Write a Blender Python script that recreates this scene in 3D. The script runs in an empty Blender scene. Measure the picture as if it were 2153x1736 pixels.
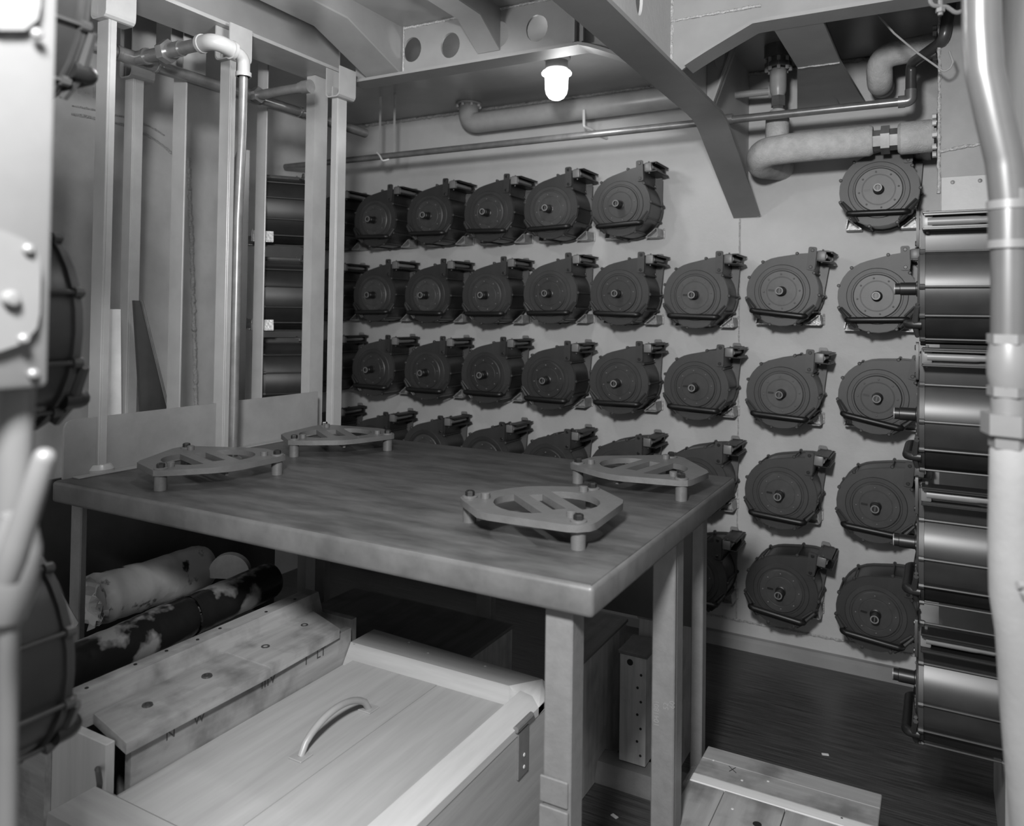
import bpy, bmesh, math, random
from mathutils import Vector, Matrix
random.seed(7)
S = bpy.context.scene
COL = S.collection
PI = math.pi
R = math.radians
# ------------------------------------------------------------------ camera
FPX, YAW, TILT, ROLL, CY = 1635.5, R(28.82), R(1.12), R(.804), 627.7
CAM = Vector((0, 0, 1.6))
_d = Vector((-math.sin(YAW), math.cos(YAW), 0)); _r = Vector((math.cos(YAW), math.sin(YAW), 0)); _u = Vector((0, 0, 1))
CD = _d*math.cos(TILT)+_u*math.sin(TILT); _u2 = _u*math.cos(TILT)-_d*math.sin(TILT)
CR = _r*math.cos(ROLL)+_u2*math.sin(ROLL); CU = _u2*math.cos(ROLL)-_r*math.sin(ROLL)
cam = bpy.data.cameras.new('camera'); co = bpy.data.objects.new('camera', cam); COL.objects.link(co)
co.matrix_world = Matrix(((CR.x, CU.x, -CD.x, CAM.x), (CR.y, CU.y, -CD.y, CAM.y), (CR.z, CU.z, -CD.z, CAM.z), (0, 0, 0, 1)))
cam.sensor_width = 36; cam.lens = 36*FPX/2153; cam.shift_y = -(868-CY)/2153; cam.clip_start = .05
cam.dof.use_dof = True; cam.dof.focus_distance = 2.5; cam.dof.aperture_fstop = 3.6
S.camera = co
# ------------------------------------------------------------------ light
S.view_settings.view_transform = 'Standard'; S.view_settings.look = 'None'
S.view_settings.gamma = 1; S.view_settings.exposure = 0; S.view_settings.use_curve_mapping = False
W = bpy.data.worlds.new('world'); S.world = W; W.use_nodes = True
W.node_tree.nodes['Background'].inputs[0].default_value = (1, 1, 1, 1)
W.node_tree.nodes['Background'].inputs[1].default_value = .50
def area(name, loc, target, size, power):
    l = bpy.data.lights.new(name, 'AREA'); l.shape = 'DISK'; l.size = size; l.energy = power
    o = bpy.data.objects.new(name, l); COL.objects.link(o); o.location = loc
    o.rotation_euler = (Vector(target)-Vector(loc)).to_track_quat('-Z', 'Y').to_euler()
    return o
area('photographers_flood', (-.22, .0, 2.15), (-1.2, 2.6, 1.2), .22, 80)
# ------------------------------------------------------------------ pixel helpers (direction from a pixel, distance from a plane)
def ray(x, y): return CD+CR*((x-1076.5)/FPX)-CU*((y-CY)/FPX)
def on(ax, v, x, y):
    r = ray(x, y); return CAM+r*((v-CAM[ax])/r[ax])
def PX(v, x, y): return on(0, v, x, y)
def PY(v, x, y): return on(1, v, x, y)
def PZ(v, x, y): return on(2, v, x, y)
def PDp(d, x, y): return CAM+ray(x, y)*d
# ------------------------------------------------------------------ materials
def nt(m):
    m.use_nodes = True; n = m.node_tree.nodes; l = m.node_tree.links; return n, l, n['Principled BSDF']
MATS = {}
def mat(name, g, rough=.5, metal=0, var=.12, scale=6, bump=.0, bscale=40, stretch=(1, 1, 1), spec=.5, rnd=0, lo=.35, hi=.65):
    m = bpy.data.materials.new(name); n, l, b = nt(m)
    tc = n.new('ShaderNodeTexCoord'); mp = n.new('ShaderNodeMapping'); mp.inputs['Scale'].default_value = stretch
    l.new(tc.outputs['Object'], mp.inputs[0])
    no = n.new('ShaderNodeTexNoise'); no.inputs['Scale'].default_value = scale; no.inputs['Detail'].default_value = 6; no.inputs['Roughness'].default_value = .6
    l.new(mp.outputs[0], no.inputs[0])
    mr = n.new('ShaderNodeMapRange'); mr.inputs[1].default_value = lo; mr.inputs[2].default_value = hi
    mr.inputs[3].default_value = g*(1-var); mr.inputs[4].default_value = g*(1+var)
    l.new(no.outputs[0], mr.inputs[0])
    out = mr.outputs[0]
    if rnd:
        oi = n.new('ShaderNodeObjectInfo'); m2 = n.new('ShaderNodeMapRange'); m2.inputs[3].default_value = 1-rnd; m2.inputs[4].default_value = 1+rnd
        l.new(oi.outputs['Random'], m2.inputs[0]); mu = n.new('ShaderNodeMath'); mu.operation = 'MULTIPLY'
        l.new(out, mu.inputs[0]); l.new(m2.outputs[0], mu.inputs[1]); out = mu.outputs[0]
    cb = n.new('ShaderNodeCombineColor')
    for i in range(3): l.new(out, cb.inputs[i])
    l.new(cb.outputs[0], b.inputs['Base Color'])
    b.inputs['Roughness'].default_value = rough; b.inputs['Metallic'].default_value = metal; b.inputs['Specular IOR Level'].default_value = spec
    if bump:
        n2 = n.new('ShaderNodeTexNoise'); n2.inputs['Scale'].default_value = bscale; n2.inputs['Detail'].default_value = 4
        l.new(mp.outputs[0], n2.inputs[0]); bp = n.new('ShaderNodeBump'); bp.inputs['Strength'].default_value = bump; bp.inputs['Distance'].default_value = .01
        l.new(n2.outputs[0], bp.inputs['Height']); l.new(bp.outputs[0], b.inputs['Normal'])
    MATS[name] = m; return m
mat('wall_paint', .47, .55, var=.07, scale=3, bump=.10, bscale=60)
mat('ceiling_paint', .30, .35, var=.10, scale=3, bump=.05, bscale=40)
mat('left_paint', .53, .5, var=.10, scale=4, bump=.06, bscale=50)
mat('beam_paint', .26, .5, var=.08, scale=5, bump=.03)
mat('dark_beam', .20, .4, var=.08, scale=5)
mat('post_paint', .34, .32, var=.08, scale=7, bump=.03)
mat('cast_paint', .10, .42, var=.08, scale=30, bump=.08, bscale=120)
mat('table_edge', .092, .45, var=.25, scale=9, bump=.05, bscale=40)
mat('curb_paint', .23, .42, var=.1, scale=9, bump=.03)
mat('casing_grey', .22, .5, var=.12, scale=5)  # corner casing, a darker grey than the back wall
mat('stand_paint', .16, .42, var=.08, scale=30, bump=.08, bscale=120)
mat('weld', .42, .35, var=.25, scale=120, bump=.8, bscale=160)
mat('floor_lino', .055, .35, var=.5, scale=5, stretch=(1, 22, 1), bump=.02, bscale=12)
mat('table_top', .058, .46, var=.42, scale=5, stretch=(1, 3, 1), bump=.03, bscale=30)
mat('mag_face', .030, .50, var=.16, scale=14, spec=.6, rnd=.22)
mat('mag_shell', .022, .36, var=.15, scale=14, spec=.5, rnd=.15)
mat('mag_black', .010, .40, var=.1, spec=.5)
mat('mag_grey', .16, .40, var=.1, rnd=.2)
mat('mag_hook', .10, .42, var=.1, rnd=.15)
mat('mag_disc', .036, .45, var=.2, scale=20, spec=.6, rnd=.4)
mat('mag_rivet', .09, .4)
mat('foot_steel', .34, .36, metal=.3, var=.2, scale=60, bump=.2, bscale=90)
mat('pipe_steel', .22, .30, metal=.5, var=.15, scale=20, stretch=(1, 1, 1))
mat('pipe_grey', .30, .36, var=.08, scale=12)
mat('bright_pipe', .125, .3, metal=.55, var=.08, scale=8)
mat('bright_fitting', .115, .4, var=.08, scale=8)
mat('brass', .30, .25, metal=.7, var=.12, scale=20)
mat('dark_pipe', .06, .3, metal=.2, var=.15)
mat('lagging', .46, .85, var=.12, scale=25, bump=.35, bscale=180, spec=.2)
mat('white_lagging', .18, .8, var=.10, scale=6, bump=.15, bscale=40, spec=.25)
mat('cabinet_paint', .092, .4, var=.06, scale=8, bump=.02)
mat('black_nut', .012, .25, spec=.6)
mat('bolt_white', .55, .35)
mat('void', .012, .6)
mat('paper_white', .7, .8)
def wood(name, g, axis, var=.22, rough=.6, dirt=0, fine=1):
    st = [9*fine]*3; st[axis] = .7*fine
    m = mat(name, g, rough, var=var, scale=3.2, stretch=tuple(st), bump=.06, bscale=8, spec=.3, rnd=.08, lo=.3, hi=.7)
    if dirt:
        n, l, b = m.node_tree.nodes, m.node_tree.links, m.node_tree.nodes['Principled BSDF']
        src = b.inputs['Base Color'].links[0].from_socket
        tc = n.new('ShaderNodeTexCoord'); no = n.new('ShaderNodeTexNoise'); no.inputs['Scale'].default_value = 9; no.inputs['Detail'].default_value = 5
        l.new(tc.outputs['Object'], no.inputs[0]); mr = n.new('ShaderNodeMapRange'); mr.inputs[1].default_value = .48; mr.inputs[2].default_value = .68
        mr.inputs[3].default_value = 0; mr.inputs[4].default_value = dirt; l.new(no.outputs[0], mr.inputs[0])
        mx = n.new('ShaderNodeMix'); mx.data_type = 'RGBA'; l.new(mr.outputs[0], mx.inputs[0]); l.new(src, mx.inputs[6]); mx.inputs[7].default_value = (.09, .09, .09, 1)
        l.new(mx.outputs[2], b.inputs['Base Color'])
    return m
wood('new_wood_x', .34, 0, var=.14); wood('new_wood_y', .34, 1, var=.12); wood('new_wood_z', .42, 2, var=.12)
wood('old_wood_x', .27, 0, dirt=.7); wood('old_wood_y', .30, 1, dirt=.7); wood('old_wood_z', .27, 2, dirt=.5)
wood('pale_wood_x', .55, 0, var=.1)
wood('pale_wood_y', .50, 1, var=.12)
wood('dim_wood_z', .42, 2, dirt=.4); wood('dim_wood_y', .16, 1, dirt=.6)
def blotchy(name, light, dark, scale, lo, hi, rough):
    m = bpy.data.materials.new(name); n, l, b = nt(m)
    tc = n.new('ShaderNodeTexCoord'); no = n.new('ShaderNodeTexNoise'); no.inputs['Scale'].default_value = scale; no.inputs['Detail'].default_value = 4; no.inputs['Roughness'].default_value = .55
    l.new(tc.outputs['Object'], no.inputs[0]); mr = n.new('ShaderNodeMapRange'); mr.inputs[1].default_value = lo; mr.inputs[2].default_value = hi
    mr.inputs[3].default_value = light; mr.inputs[4].default_value = dark; l.new(no.outputs[0], mr.inputs[0])
    cb = n.new('ShaderNodeCombineColor')
    for i in range(3): l.new(mr.outputs[0], cb.inputs[i])
    l.new(cb.outputs[0], b.inputs['Base Color']); b.inputs['Roughness'].default_value = rough
    n2 = n.new('ShaderNodeTexNoise'); n2.inputs['Scale'].default_value = 22; l.new(tc.outputs['Object'], n2.inputs[0])
    bp = n.new('ShaderNodeBump'); bp.inputs['Strength'].default_value = .35; bp.inputs['Distance'].default_value = .01; l.new(n2.outputs[0], bp.inputs['Height']); l.new(bp.outputs[0], b.inputs['Normal'])
    MATS[name] = m
blotchy('oiled_paper', .46, .025, 13, .60, .66, .35)
blotchy('tarred_paper', .34, .016, 7, .44, .52, .3)
lm = bpy.data.materials.new('lamp_glass'); n, l, b = nt(lm); b.inputs['Emission Color'].default_value = (1, 1, 1, 1); b.inputs['Emission Strength'].default_value = 4; b.inputs['Base Color'].default_value = (.9, .9, .9, 1); MATS['lamp_glass'] = lm
# ------------------------------------------------------------------ mesh builder
class MB:
    def __init__(s): s.v = []; s.f = []
    def add(s, vs, fs):
        o = len(s.v); s.v += [Vector(v) for v in vs]; s.f += [tuple(i+o for i in f) for f in fs]; return s
    def box(s, a, b, bev=0, seg=2):
        a, b = Vector(a), Vector(b)
        vs = [(x, y, z) for z in (a.z, b.z) for y in (a.y, b.y) for x in (a.x, b.x)]
        fs = [(0, 2, 3, 1), (4, 5, 7, 6), (0, 1, 5, 4), (2, 6, 7, 3), (0, 4, 6, 2), (1, 3, 7, 5)]
        if not bev: return s.add(vs, fs)
        bm = bmesh.new(); q = [bm.verts.new(v) for v in vs]
        for f in fs: bm.faces.new([q[i] for i in f])
        bmesh.ops.bevel(bm, geom=bm.edges[:], offset=bev, segments=seg, affect='EDGES', profile=.5)
        bm.verts.index_update(); s.add([v.co.copy() for v in bm.verts], [[v.index for v in f.verts] for f in bm.faces]); bm.free(); return s
    def hexa(s, p): # 8 points: bottom 4 ccw, top 4 ccw
        return s.add(p, [(3, 2, 1, 0), (4, 5, 6, 7), (0, 1, 5, 4), (1, 2, 6, 5), (2, 3, 7, 6), (3, 0, 4, 7)])
    def prism(s, pts, d):  # planar polygon (list of 3D) extruded by d, polygon may be concave
        n = len(pts); p = [Vector(q) for q in pts]; d = Vector(d)
        return s.add(p+[q+d for q in p], [tuple(range(n))[::-1], tuple(range(n, 2*n))]+[(i, (i+1) % n, n+(i+1) % n, n+i) for i in range(n)])
    def tube(s, path, r, seg=12, caps=True):
        p = [Vector(q) for q in path]; rr = r if isinstance(r, (list, tuple)) else [r]*len(p)
        t = (p[1]-p[0]).normalized(); a = t.orthogonal().normalized(); vs = []; fs = []
        for i, q in enumerate(p):
            if i == 0: tt = (p[1]-p[0])
            elif i == len(p)-1: tt = p[-1]-p[-2]
            else: tt = (p[i+1]-p[i]).normalized()+(p[i]-p[i-1]).normalized()
            tt = tt.normalized(); a = (a-tt*a.dot(tt)).normalized(); b = tt.cross(a)
            vs += [q+(a*math.cos(2*PI*k/seg)+b*math.sin(2*PI*k/seg))*rr[i] for k in range(seg)]
        for i in range(len(p)-1):
            for k in range(seg): fs.append((i*seg+k, i*seg+(k+1) % seg, (i+1)*seg+(k+1) % seg, (i+1)*seg+k))
        if caps: fs += [tuple(range(seg))[::-1], tuple(range((len(p)-1)*seg, len(p)*seg))]
        return s.add(vs, fs)
    def lathe(s, prof, o=(0, 0, 0), ax=(0, 0, 1), seg=20, caps=True):  # prof: (r, h)
        o = Vector(o); ax = Vector(ax).normalized(); a = ax.orthogonal().normalized(); b = ax.cross(a); vs = []; fs = []
        for (r, h) in prof: vs += [o+ax*h+(a*math.cos(2*PI*k/seg)+b*math.sin(2*PI*k/seg))*max(r, 1e-5) for k in range(seg)]
        for i in range(len(prof)-1):
            for k in range(seg): fs.append((i*seg+k, i*seg+(k+1) % seg, (i+1)*seg+(k+1) % seg, (i+1)*seg+k))
        if caps: fs += [tuple(range(seg))[::-1], tuple(range((len(prof)-1)*seg, len(prof)*seg))]
        return s.add(vs, fs)
    def strip(s, path, wdir, th, w):  # flange: path of points, width along wdir (centred), thickness th upward-normal
        p = [Vector(q) for q in path]; wd = Vector(wdir).normalized()*w/2; vs = []; fs = []
        for i, q in enumerate(p):
            t = (p[min(i+1, len(p)-1)]-p[max(i-1, 0)]).normalized(); nn = t.cross(wd.normalized()); 
            if nn.z < 0: nn = -nn
            vs += [q-wd, q+wd, q+wd+nn*th, q-wd+nn*th]
        for i in range(len(p)-1):
            for k in range(4): fs.append((4*i+k, 4*i+(k+1) % 4, 4*i+4+(k+1) % 4, 4*i+4+k))
        m = 4*(len(p)-1); fs += [(3, 2, 1, 0), (m, m+1, m+2, m+3)]
        return s.add(vs, fs)
    def plate(s, outline, holes, th, fn):  # 2D outline with holes, mapped by fn((x, y, h)) -> 3D
        cu = bpy.data.curves.new('tmp', 'CURVE'); cu.dimensions = '2D'; cu.fill_mode = 'BOTH'; cu.extrude = th/2
        for loop in [outline]+list(holes):
            sp = cu.splines.new('POLY'); sp.points.add(len(loop)-1)
            for i, (x, y) in enumerate(loop): sp.points[i].co = (x, y, 0, 1)
            sp.use_cyclic_u = True
        ob = bpy.data.objects.new('tmp', cu); COL.objects.link(ob); bpy.context.view_layer.update()
        me = bpy.data.meshes.new_from_object(ob.evaluated_get(bpy.context.evaluated_depsgraph_get()))
        s.add([fn(v.co) for v in me.vertices], [tuple(q.vertices) for q in me.polygons])
        bpy.data.objects.remove(ob); bpy.data.curves.remove(cu); bpy.data.meshes.remove(me); return s
    def mesh(s, name, m, off=(0, 0, 0), ang=35):
        me = bpy.data.meshes.new(name); off = Vector(off)
        me.from_pydata([v-off for v in s.v], [], s.f); me.validate()
        bm = bmesh.new(); bm.from_mesh(me); bmesh.ops.remove_doubles(bm, verts=bm.verts[:], dist=1e-5); bmesh.ops.recalc_face_normals(bm, faces=bm.faces[:]); bm.to_mesh(me); bm.free()
        me.polygons.foreach_set('use_smooth', [True]*len(me.polygons)); me.set_sharp_from_angle(angle=R(ang))
        me.materials.append(MATS[m]); return me
    def build(s, name, m, parent=None, ang=35):
        off = WL[parent.name] if parent else (0, 0, 0)
        o = bpy.data.objects.new(name, s.mesh(name, m, off, ang)); COL.objects.link(o); o.parent = parent
        WL[o.name] = Vector(off); return o
    def thing(s, name, m, label, cat, group=None, ang=35):  # a thing of one mesh, origin at its base
        lo = [min(v[i] for v in s.v) for i in range(3)]; hi = [max(v[i] for v in s.v) for i in range(3)]
        off = Vector(((lo[0]+hi[0])/2, (lo[1]+hi[1])/2, lo[2]))
        o = bpy.data.objects.new(name, s.mesh(name, m, off, ang)); COL.objects.link(o); o.location = off; WL[o.name] = off
        return tag(o, label, cat, group)
    def struct(s, name, m, parent=None):
        o = s.build(name, m, parent)
        if not parent: o['kind'] = 'structure'
        return o
WL = {}
def tag(o, label, cat, group=None):
    o['label'] = label; o['category'] = cat
    if group: o['group'] = group
    return o
def thing(name, label, cat, loc, group=None, rot=(0, 0, 0)):
    o = bpy.data.objects.new(name, None); COL.objects.link(o); o.location = loc; o.rotation_euler = rot; o.empty_display_size = .05
    WL[o.name] = Vector(loc); return tag(o, label, cat, group)
def fillet(path, r, n=6):
    p = [Vector(q) for q in path]; out = [p[0]]
    for i in range(1, len(p)-1):
        a, b, c = p[i-1], p[i], p[i+1]; u = (a-b).normalized(); v = (c-b).normalized(); ang = u.angle(v)
        if ang > PI-.02: out.append(b); continue
        d = min(r/math.tan(ang/2), (a-b).length*.49, (c-b).length*.49); rr = d*math.tan(ang/2)
        ctr = b+(u+v).normalized()*(rr/math.sin(ang/2)); s0 = b+u*d-ctr; s1 = b+v*d-ctr
        tot = s0.angle(s1); ax = s0.cross(s1).normalized()
        for k in range(n+1): out.append(ctr+Matrix.Rotation(tot*k/n, 3, ax) @ s0)
    out.append(p[-1]); return out
def circ(cx, cy, rx, ry=None, n=20, a0=0): ry = ry or rx; return [(cx+rx*math.cos(a0+2*PI*k/n), cy+ry*math.sin(a0+2*PI*k/n)) for k in range(n)]
def hexpts(c, ax, r, h, mb):  # hexagon prism
    return mb.lathe([(r, 0), (r, h)], c, ax, 6)
def weld_bead(path, r=.005, name='trim', parent=None):
    p = []
    path = [Vector(q) for q in path]
    for a, b in zip(path, path[1:]):
        n = max(2, int((b-a).length/.014))
        for k in range(n): p.append(a.lerp(b, k/n)+Vector([random.uniform(-1, 1)*r*.25 for _ in range(3)]))
    p.append(path[-1]); rs = [r*random.uniform(.7, 1.25) for _ in p]
    return MB().tube(p, rs, 6).build(name, 'weld', parent)

# ================================================================== the room
YW, XL, XR, ZC = 3.89, -3.5, .165, 2.80
MB().box((XL-.1, -.6, -.05), (1.0, YW+.1, 0)).struct('floor', 'floor_lino')
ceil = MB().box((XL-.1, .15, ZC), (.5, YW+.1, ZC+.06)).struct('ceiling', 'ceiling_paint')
wb = MB().box((XL-.1, YW, 0), (0.4, YW+.06, ZC)).struct('wall_back', 'wall_paint')
wl = MB().box((XL-.06, .2, 0), (XL, YW, ZC)).struct('wall_left', 'left_paint')
MB().box((XR, 1.0, 0), (XR+.05, 3.15, ZC)).struct('wall_right', 'wall_paint')
wc = MB().box((0, 3.15, .30), (.40, YW-.002, ZC-.002)).struct('wall_corner', 'casing_grey')
# welds on the walls
weld_bead([(XL+.1, YW-.003, .125), (-.02, YW-.003, .125)], .006, 'weld_seam', wb)
weld_bead([(-.865, YW-.003, .13), (-.865, YW-.003, 2.79)], .004, 'weld_seam', wb)
weld_bead([(-3.45, YW-.008, ZC-.008), (-.02, YW-.008, ZC-.008)], .011, 'weld_seam', wb)
weld_bead([(XL+.004, 2.86, 1.0), (XL+.004, 2.80, 2.0), (XL+.004, 2.77, 2.40)], .013, 'weld_seam', wl)
pw = [PX(XL, *q) for q in [(150, 240), (200, 249), (260, 263), (310, 285), (340, 305), (366, 328)]]
weld_bead([(XL+.004, q.y, q.z) for q in pw], .007, 'weld_seam', wl)
pw = [PX(XL, *q) for q in [(150, 222), (200, 232), (260, 246), (315, 266), (345, 285)]]
weld_bead([(XL+.003, q.y, q.z) for q in pw], .005, 'weld_seam', wl)
a, b_ = PY(3.15, 1976, 319), PY(3.15, 2085, 298)
weld_bead([(a.x, 3.147, a.z), (b_.x, 3.147, b_.z)], .006, 'weld_seam', wc)
weld_bead([(-.004, 3.148, 2.05), (-.004, 3.148, 2.79)], .006, 'weld_seam', wc)
def text(body, loc, rot, size, ext, m, name, parent):
    cu = bpy.data.curves.new('tmp', 'FONT'); cu.body = body; cu.size = size; cu.extrude = ext; cu.align_x = 'CENTER'
    ob = bpy.data.objects.new('tmp', cu); COL.objects.link(ob); bpy.context.view_layer.update()
    me = bpy.data.meshes.new_from_object(ob.evaluated_get(bpy.context.evaluated_depsgraph_get())); bpy.data.objects.remove(ob); bpy.data.curves.remove(cu)
    me.materials.clear(); me.materials.append(MATS[m])
    o = bpy.data.objects.new(name, me); COL.objects.link(o); o.parent = parent
    o.location = Vector(loc)-(WL[parent.name] if parent else Vector((0, 0, 0))); o.rotation_euler = rot; return o
t1 = PX(XL, 196, 178); text('1-119', (XL, t1.y, t1.z), (PI/2, 0, PI/2), .075, .003, 'left_paint', 'raised_lettering', wl)
t2 = PX(XL, 190, 205); text('B-11', (XL, t2.y, t2.z), (PI/2, 0, PI/2), .075, .003, 'left_paint', 'raised_lettering', wl)
# sill strip at the foot of the back wall
MB().prism([(XL+.05, YW, 0), (XL+.05, YW-.045, 0), (XL+.05, YW-.045, .045), (XL+.05, YW-.03, .058), (XL+.05, YW, .058)], (3.44, 0, 0)).struct('baseboard_back', 'beam_paint')
# cover plate on the corner casing
ap = thing('access_panel', 'flat grey cover plate with screws on the corner casing above the magazine stack', 'panel', (.08, 3.14, 1.55))
MB().box((.003, 3.138, 1.55), (.164, 3.15, 2.105), .003).build('plate', 'wall_paint', ap)
for x in (.038, .121): MB().lathe([(.007, 0), (.007, .003), (.004, .004)], (x, 3.138, 2.085), (0, -1, 0), 10).build('screw', 'mag_grey', ap)

# ================================================================== deck beams
YA, ZA = 2.63, 2.597
ba = thing('ceiling_beam', 'grey deep ceiling beam with round lightening holes, running past the lit lamp', 'beam', (-1.0, YA, ZA))
path = [(-2.24, ZA)]+[(-1.16, ZA)]
path += [(-1.16+.33*k/8, ZA-.155*((k/8)**1.2)) for k in range(1, 9)]
path += [(-.80, 2.444)]+[(-.80+.26*k/8, 2.444+.126*(k/8)**.9) for k in range(1, 9)]+[(-.48, 2.571), (.15, 2.571)]
out = [(x, z) for x, z in path]+[(.15, ZC), (-2.24, ZC)]
hc = [PY(YA, *q) for q in [(868, 105), (948, 96), (1050, 73), (1130, 60)]]
MB().plate(out, [circ(q.x, q.z, .046, .052) for q in hc], .01, lambda c: Vector((c.x, YA+c.z, c.y))).build('web', 'beam_paint', ba)
MB().strip([(x, YA, z) for x, z in path[:11]], (0, 1, 0), -.012, .10).build('flange', 'beam_paint', ba)
MB().strip([(x, YA, z) for x, z in path[11:]], (0, 1, 0), -.012, .10).build('flange', 'beam_paint', ba)
for x in (-1.13,): MB().box((x-.05, YA-.055, ZA), (x-.042, YA-.005, ZC)).add([], []).build('stiffener', 'beam_paint', ba)
MB().prism([(-1.20, YA-.006, ZA), (-1.14, YA-.05, ZA), (-1.14, YA-.04, ZA), (-1.195, YA-.004, ZA)], (0, 0, ZC-ZA)).build('stiffener', 'beam_paint', ba)
weld_bead([(-1.98, YA-.006, ZC-.006), (-.86, YA-.006, ZC-.006)], .006, 'weld', ba)
weld_bead([(-1.98, YA-.008, ZA+.004), (-1.98, YA-.008, ZC)], .004, 'weld', ba)
z1, z2 = PY(YA-.005, 1400, 47), PY(YA-.005, 1600, 12)
weld_bead([(z1.x, YA-.007, z1.z), (z2.x, YA-.007, z2.z)], .005, 'weld', ba)
# girder to the wall
XK = -.83
bk = thing('wall_girder', 'dark grey girder under the deck whose flat flange bends down to the back wall', 'beam', (XK, 2.4, 2.1))
kp = [(.2, 2.445), (1.0, 2.442), (2.0, 2.437), (2.7, 2.430), (3.05, 2.427), (3.13, 2.424), (3.2, 2.412), (3.26, 2.388), (3.32, 2.36), (YW, 2.10)]
s1 = PX(XK, 1345, 15)
MB().plate(kp+[(YW, ZC), (.2, ZC)], [circ(s1.y-.02, s1.z+.035, .035, .07)], .01, lambda c: Vector((XK+c.z, c.x, c.y))).build('web', 'wall_paint', bk)
MB().strip([(XK, y, z) for y, z in kp], (1, 0, 0), -.014, .128).build('flange', 'dark_beam', bk)
weld_bead([(XK+.007, YA-.005, 2.44), (XK+.007, YA-.005, ZC)], .006, 'weld', bk)
weld_bead([(XK-.064, YW-.004, 2.093), (XK+.068, YW-.004, 2.093)], .006, 'weld', bk)
# tripping bracket behind the beam
bt = thing('tripping_bracket', 'small triangular grey bracket plate with a hole beside the wall girder', 'bracket', (-.75, 3.1, 2.47))
MB().plate([(-.822, 2.43), (-.80, 2.43), (-.665, ZC), (-.822, ZC)], [circ(-.775, 2.65, .022, .06)], .01, lambda c: Vector((c.x, 3.1+c.z, c.y))).build('plate', 'beam_paint', bt)
MB().strip([(-.80, 3.1, 2.43), (-.665, 3.1, ZC)], (0, 1, 0), .008, .05).build('flange', 'beam_paint', bt)
# knee brackets in front of the holed beam
for i, (bx, yb, w, lab) in enumerate([(-1.987, 2.277, .17, 'wide sloping knee bracket at the end of the holed ceiling beam beside the corner post'), (-1.513, 2.472, .10, 'narrow sloping knee bracket on the holed ceiling beam between two holes')]):
    t = thing('knee_bracket', lab, 'bracket', (bx, 2.4, 2.6))
    zb = 2.604 if i == 0 else 2.638
    MB().prism([(bx, .6, 2.735), (bx, yb, 2.727), (bx, YA-.006, zb), (bx, YA-.006, ZC), (bx, .6, ZC)], (-.008, 0, 0)).build('web', 'beam_paint', t)
    MB().strip([(bx-w/2, .6, 2.735), (bx-w/2, yb, 2.727), (bx-w/2, YA-.006, zb)], (1, 0, 0), -.008, w).build('flange', 'ceiling_paint', t)
    if i == 0:
        for q in [(742, 159), (784, 155), (823, 147)]:
            c = PY(YA-.03, *q); MB().lathe([(.004, 0), (.0035, .003), (.001, .005)], (c.x, YA-.035, c.z+.005), (0, -.8, -.3), 8).build('bolt', 'bolt_white', t)
# support channel above the posts
bb = thing('support_channel', 'long grey steel channel under the deck that carries the post clips', 'channel', (-2.31, 1.6, 2.605))
MB().box((-2.41, .3, 2.605), (-2.213, 2.62, 2.618)).build('flange', 'post_paint', bb)
MB().box((-2.32, .3, 2.618), (-2.308, 2.60, ZC)).build('web', 'beam_paint', bb)
# flared bracket to the right
bf = thing('flared_bracket', 'grey bracket plate widening to the back wall between the valve and the upper lagged elbow', 'bracket', (-.42, 3.3, 2.56))
MB().hexa([(-.489, YA, 2.56), (-.335, YA, 2.56), (-.33, 3.12, 2.56), (-.482, 3.12, 2.56), (-.489, YA, 2.572), (-.335, YA, 2.572), (-.33, 3.12, 2.572), (-.482, 3.12, 2.572)]).build('flange', 'beam_paint', bf)
MB().hexa([(-.482, 3.122, 2.558), (-.33, 3.122, 2.558), (-.296, YW, 2.575), (-.60, YW, 2.585), (-.482, 3.122, 2.572), (-.33, 3.122, 2.572), (-.296, YW, 2.589), (-.60, YW, 2.6)]).build('foot_plate', 'dark_beam', bf)
MB().box((-.414, YA+.01, 2.573), (-.404, YW, ZC)).build('web', 'dark_beam', bf)
weld_bead([(-.48, 3.121, 2.557), (-.332, 3.121, 2.557)], .003, 'weld', bf)

# ================================================================== posts, clips, curb
ZT = 1.102
def post(x, y, z0, la, lb, flip, label, clip=True, m='post_paint', clipw=.075):
    """angle-section post: leg la across, leg lb running back"""
    t = thing('steel_post', label, 'post', (x, y, z0)); th = .007; zt = 2.480 if clip else ZC
    MB().box((x-la, y, z0), (x, y+th, zt), .0015, 1).build('front_leg', m, t)
    if flip: MB().box((x-la, y+th, z0), (x-la+th, y+lb, zt), .0015, 1).build('side_leg', m, t)
    else: MB().box((x-th, y+th, z0), (x, y+lb, zt), .0015, 1).build('side_leg', m, t)
    if clip:
        cx = x-la/2+.006; w = clipw/2; top = 2.604 if abs(cx+2.31) < .14 else ZC
        prof = [(-w, top), (-w, 2.497), (-w+.003, 2.488), (-w+.010, 2.481), (-w+.018, 2.479), (w-.018, 2.479), (w-.010, 2.481), (w-.003, 2.488), (w, 2.497), (w, top)]
        k = (w-.005)/w; inn = [(a*k, (c+.005 if c < 2.6 else c)) for a, c in prof]
        mb = MB()
        for i in range(len(prof)-1):
            (a0, c0), (a1, c1), (d0, e0), (d1, e1) = prof[i], prof[i+1], inn[i], inn[i+1]
            mb.prism([(cx+a0, y-.02, c0), (cx+a1, y-.02, c1), (cx+d1, y-.02, e1), (cx+d0, y-.02, e0)], (0, .10, 0))
        mb.build('clip', m, t)
        MB().box((x-la, y, 2.484), (x-la+.005, y+.03, 2.53)).build('tab', m, t)
    return t
XP = -2.205
p1 = post(-2.215, 1.46, ZT, .056, .028, False, 'steel angle post at the open end of the curb on the table')
post(-2.70, 1.885, 0, .05, .046, False, 'steel angle post beside the white strip behind the curb')
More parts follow.
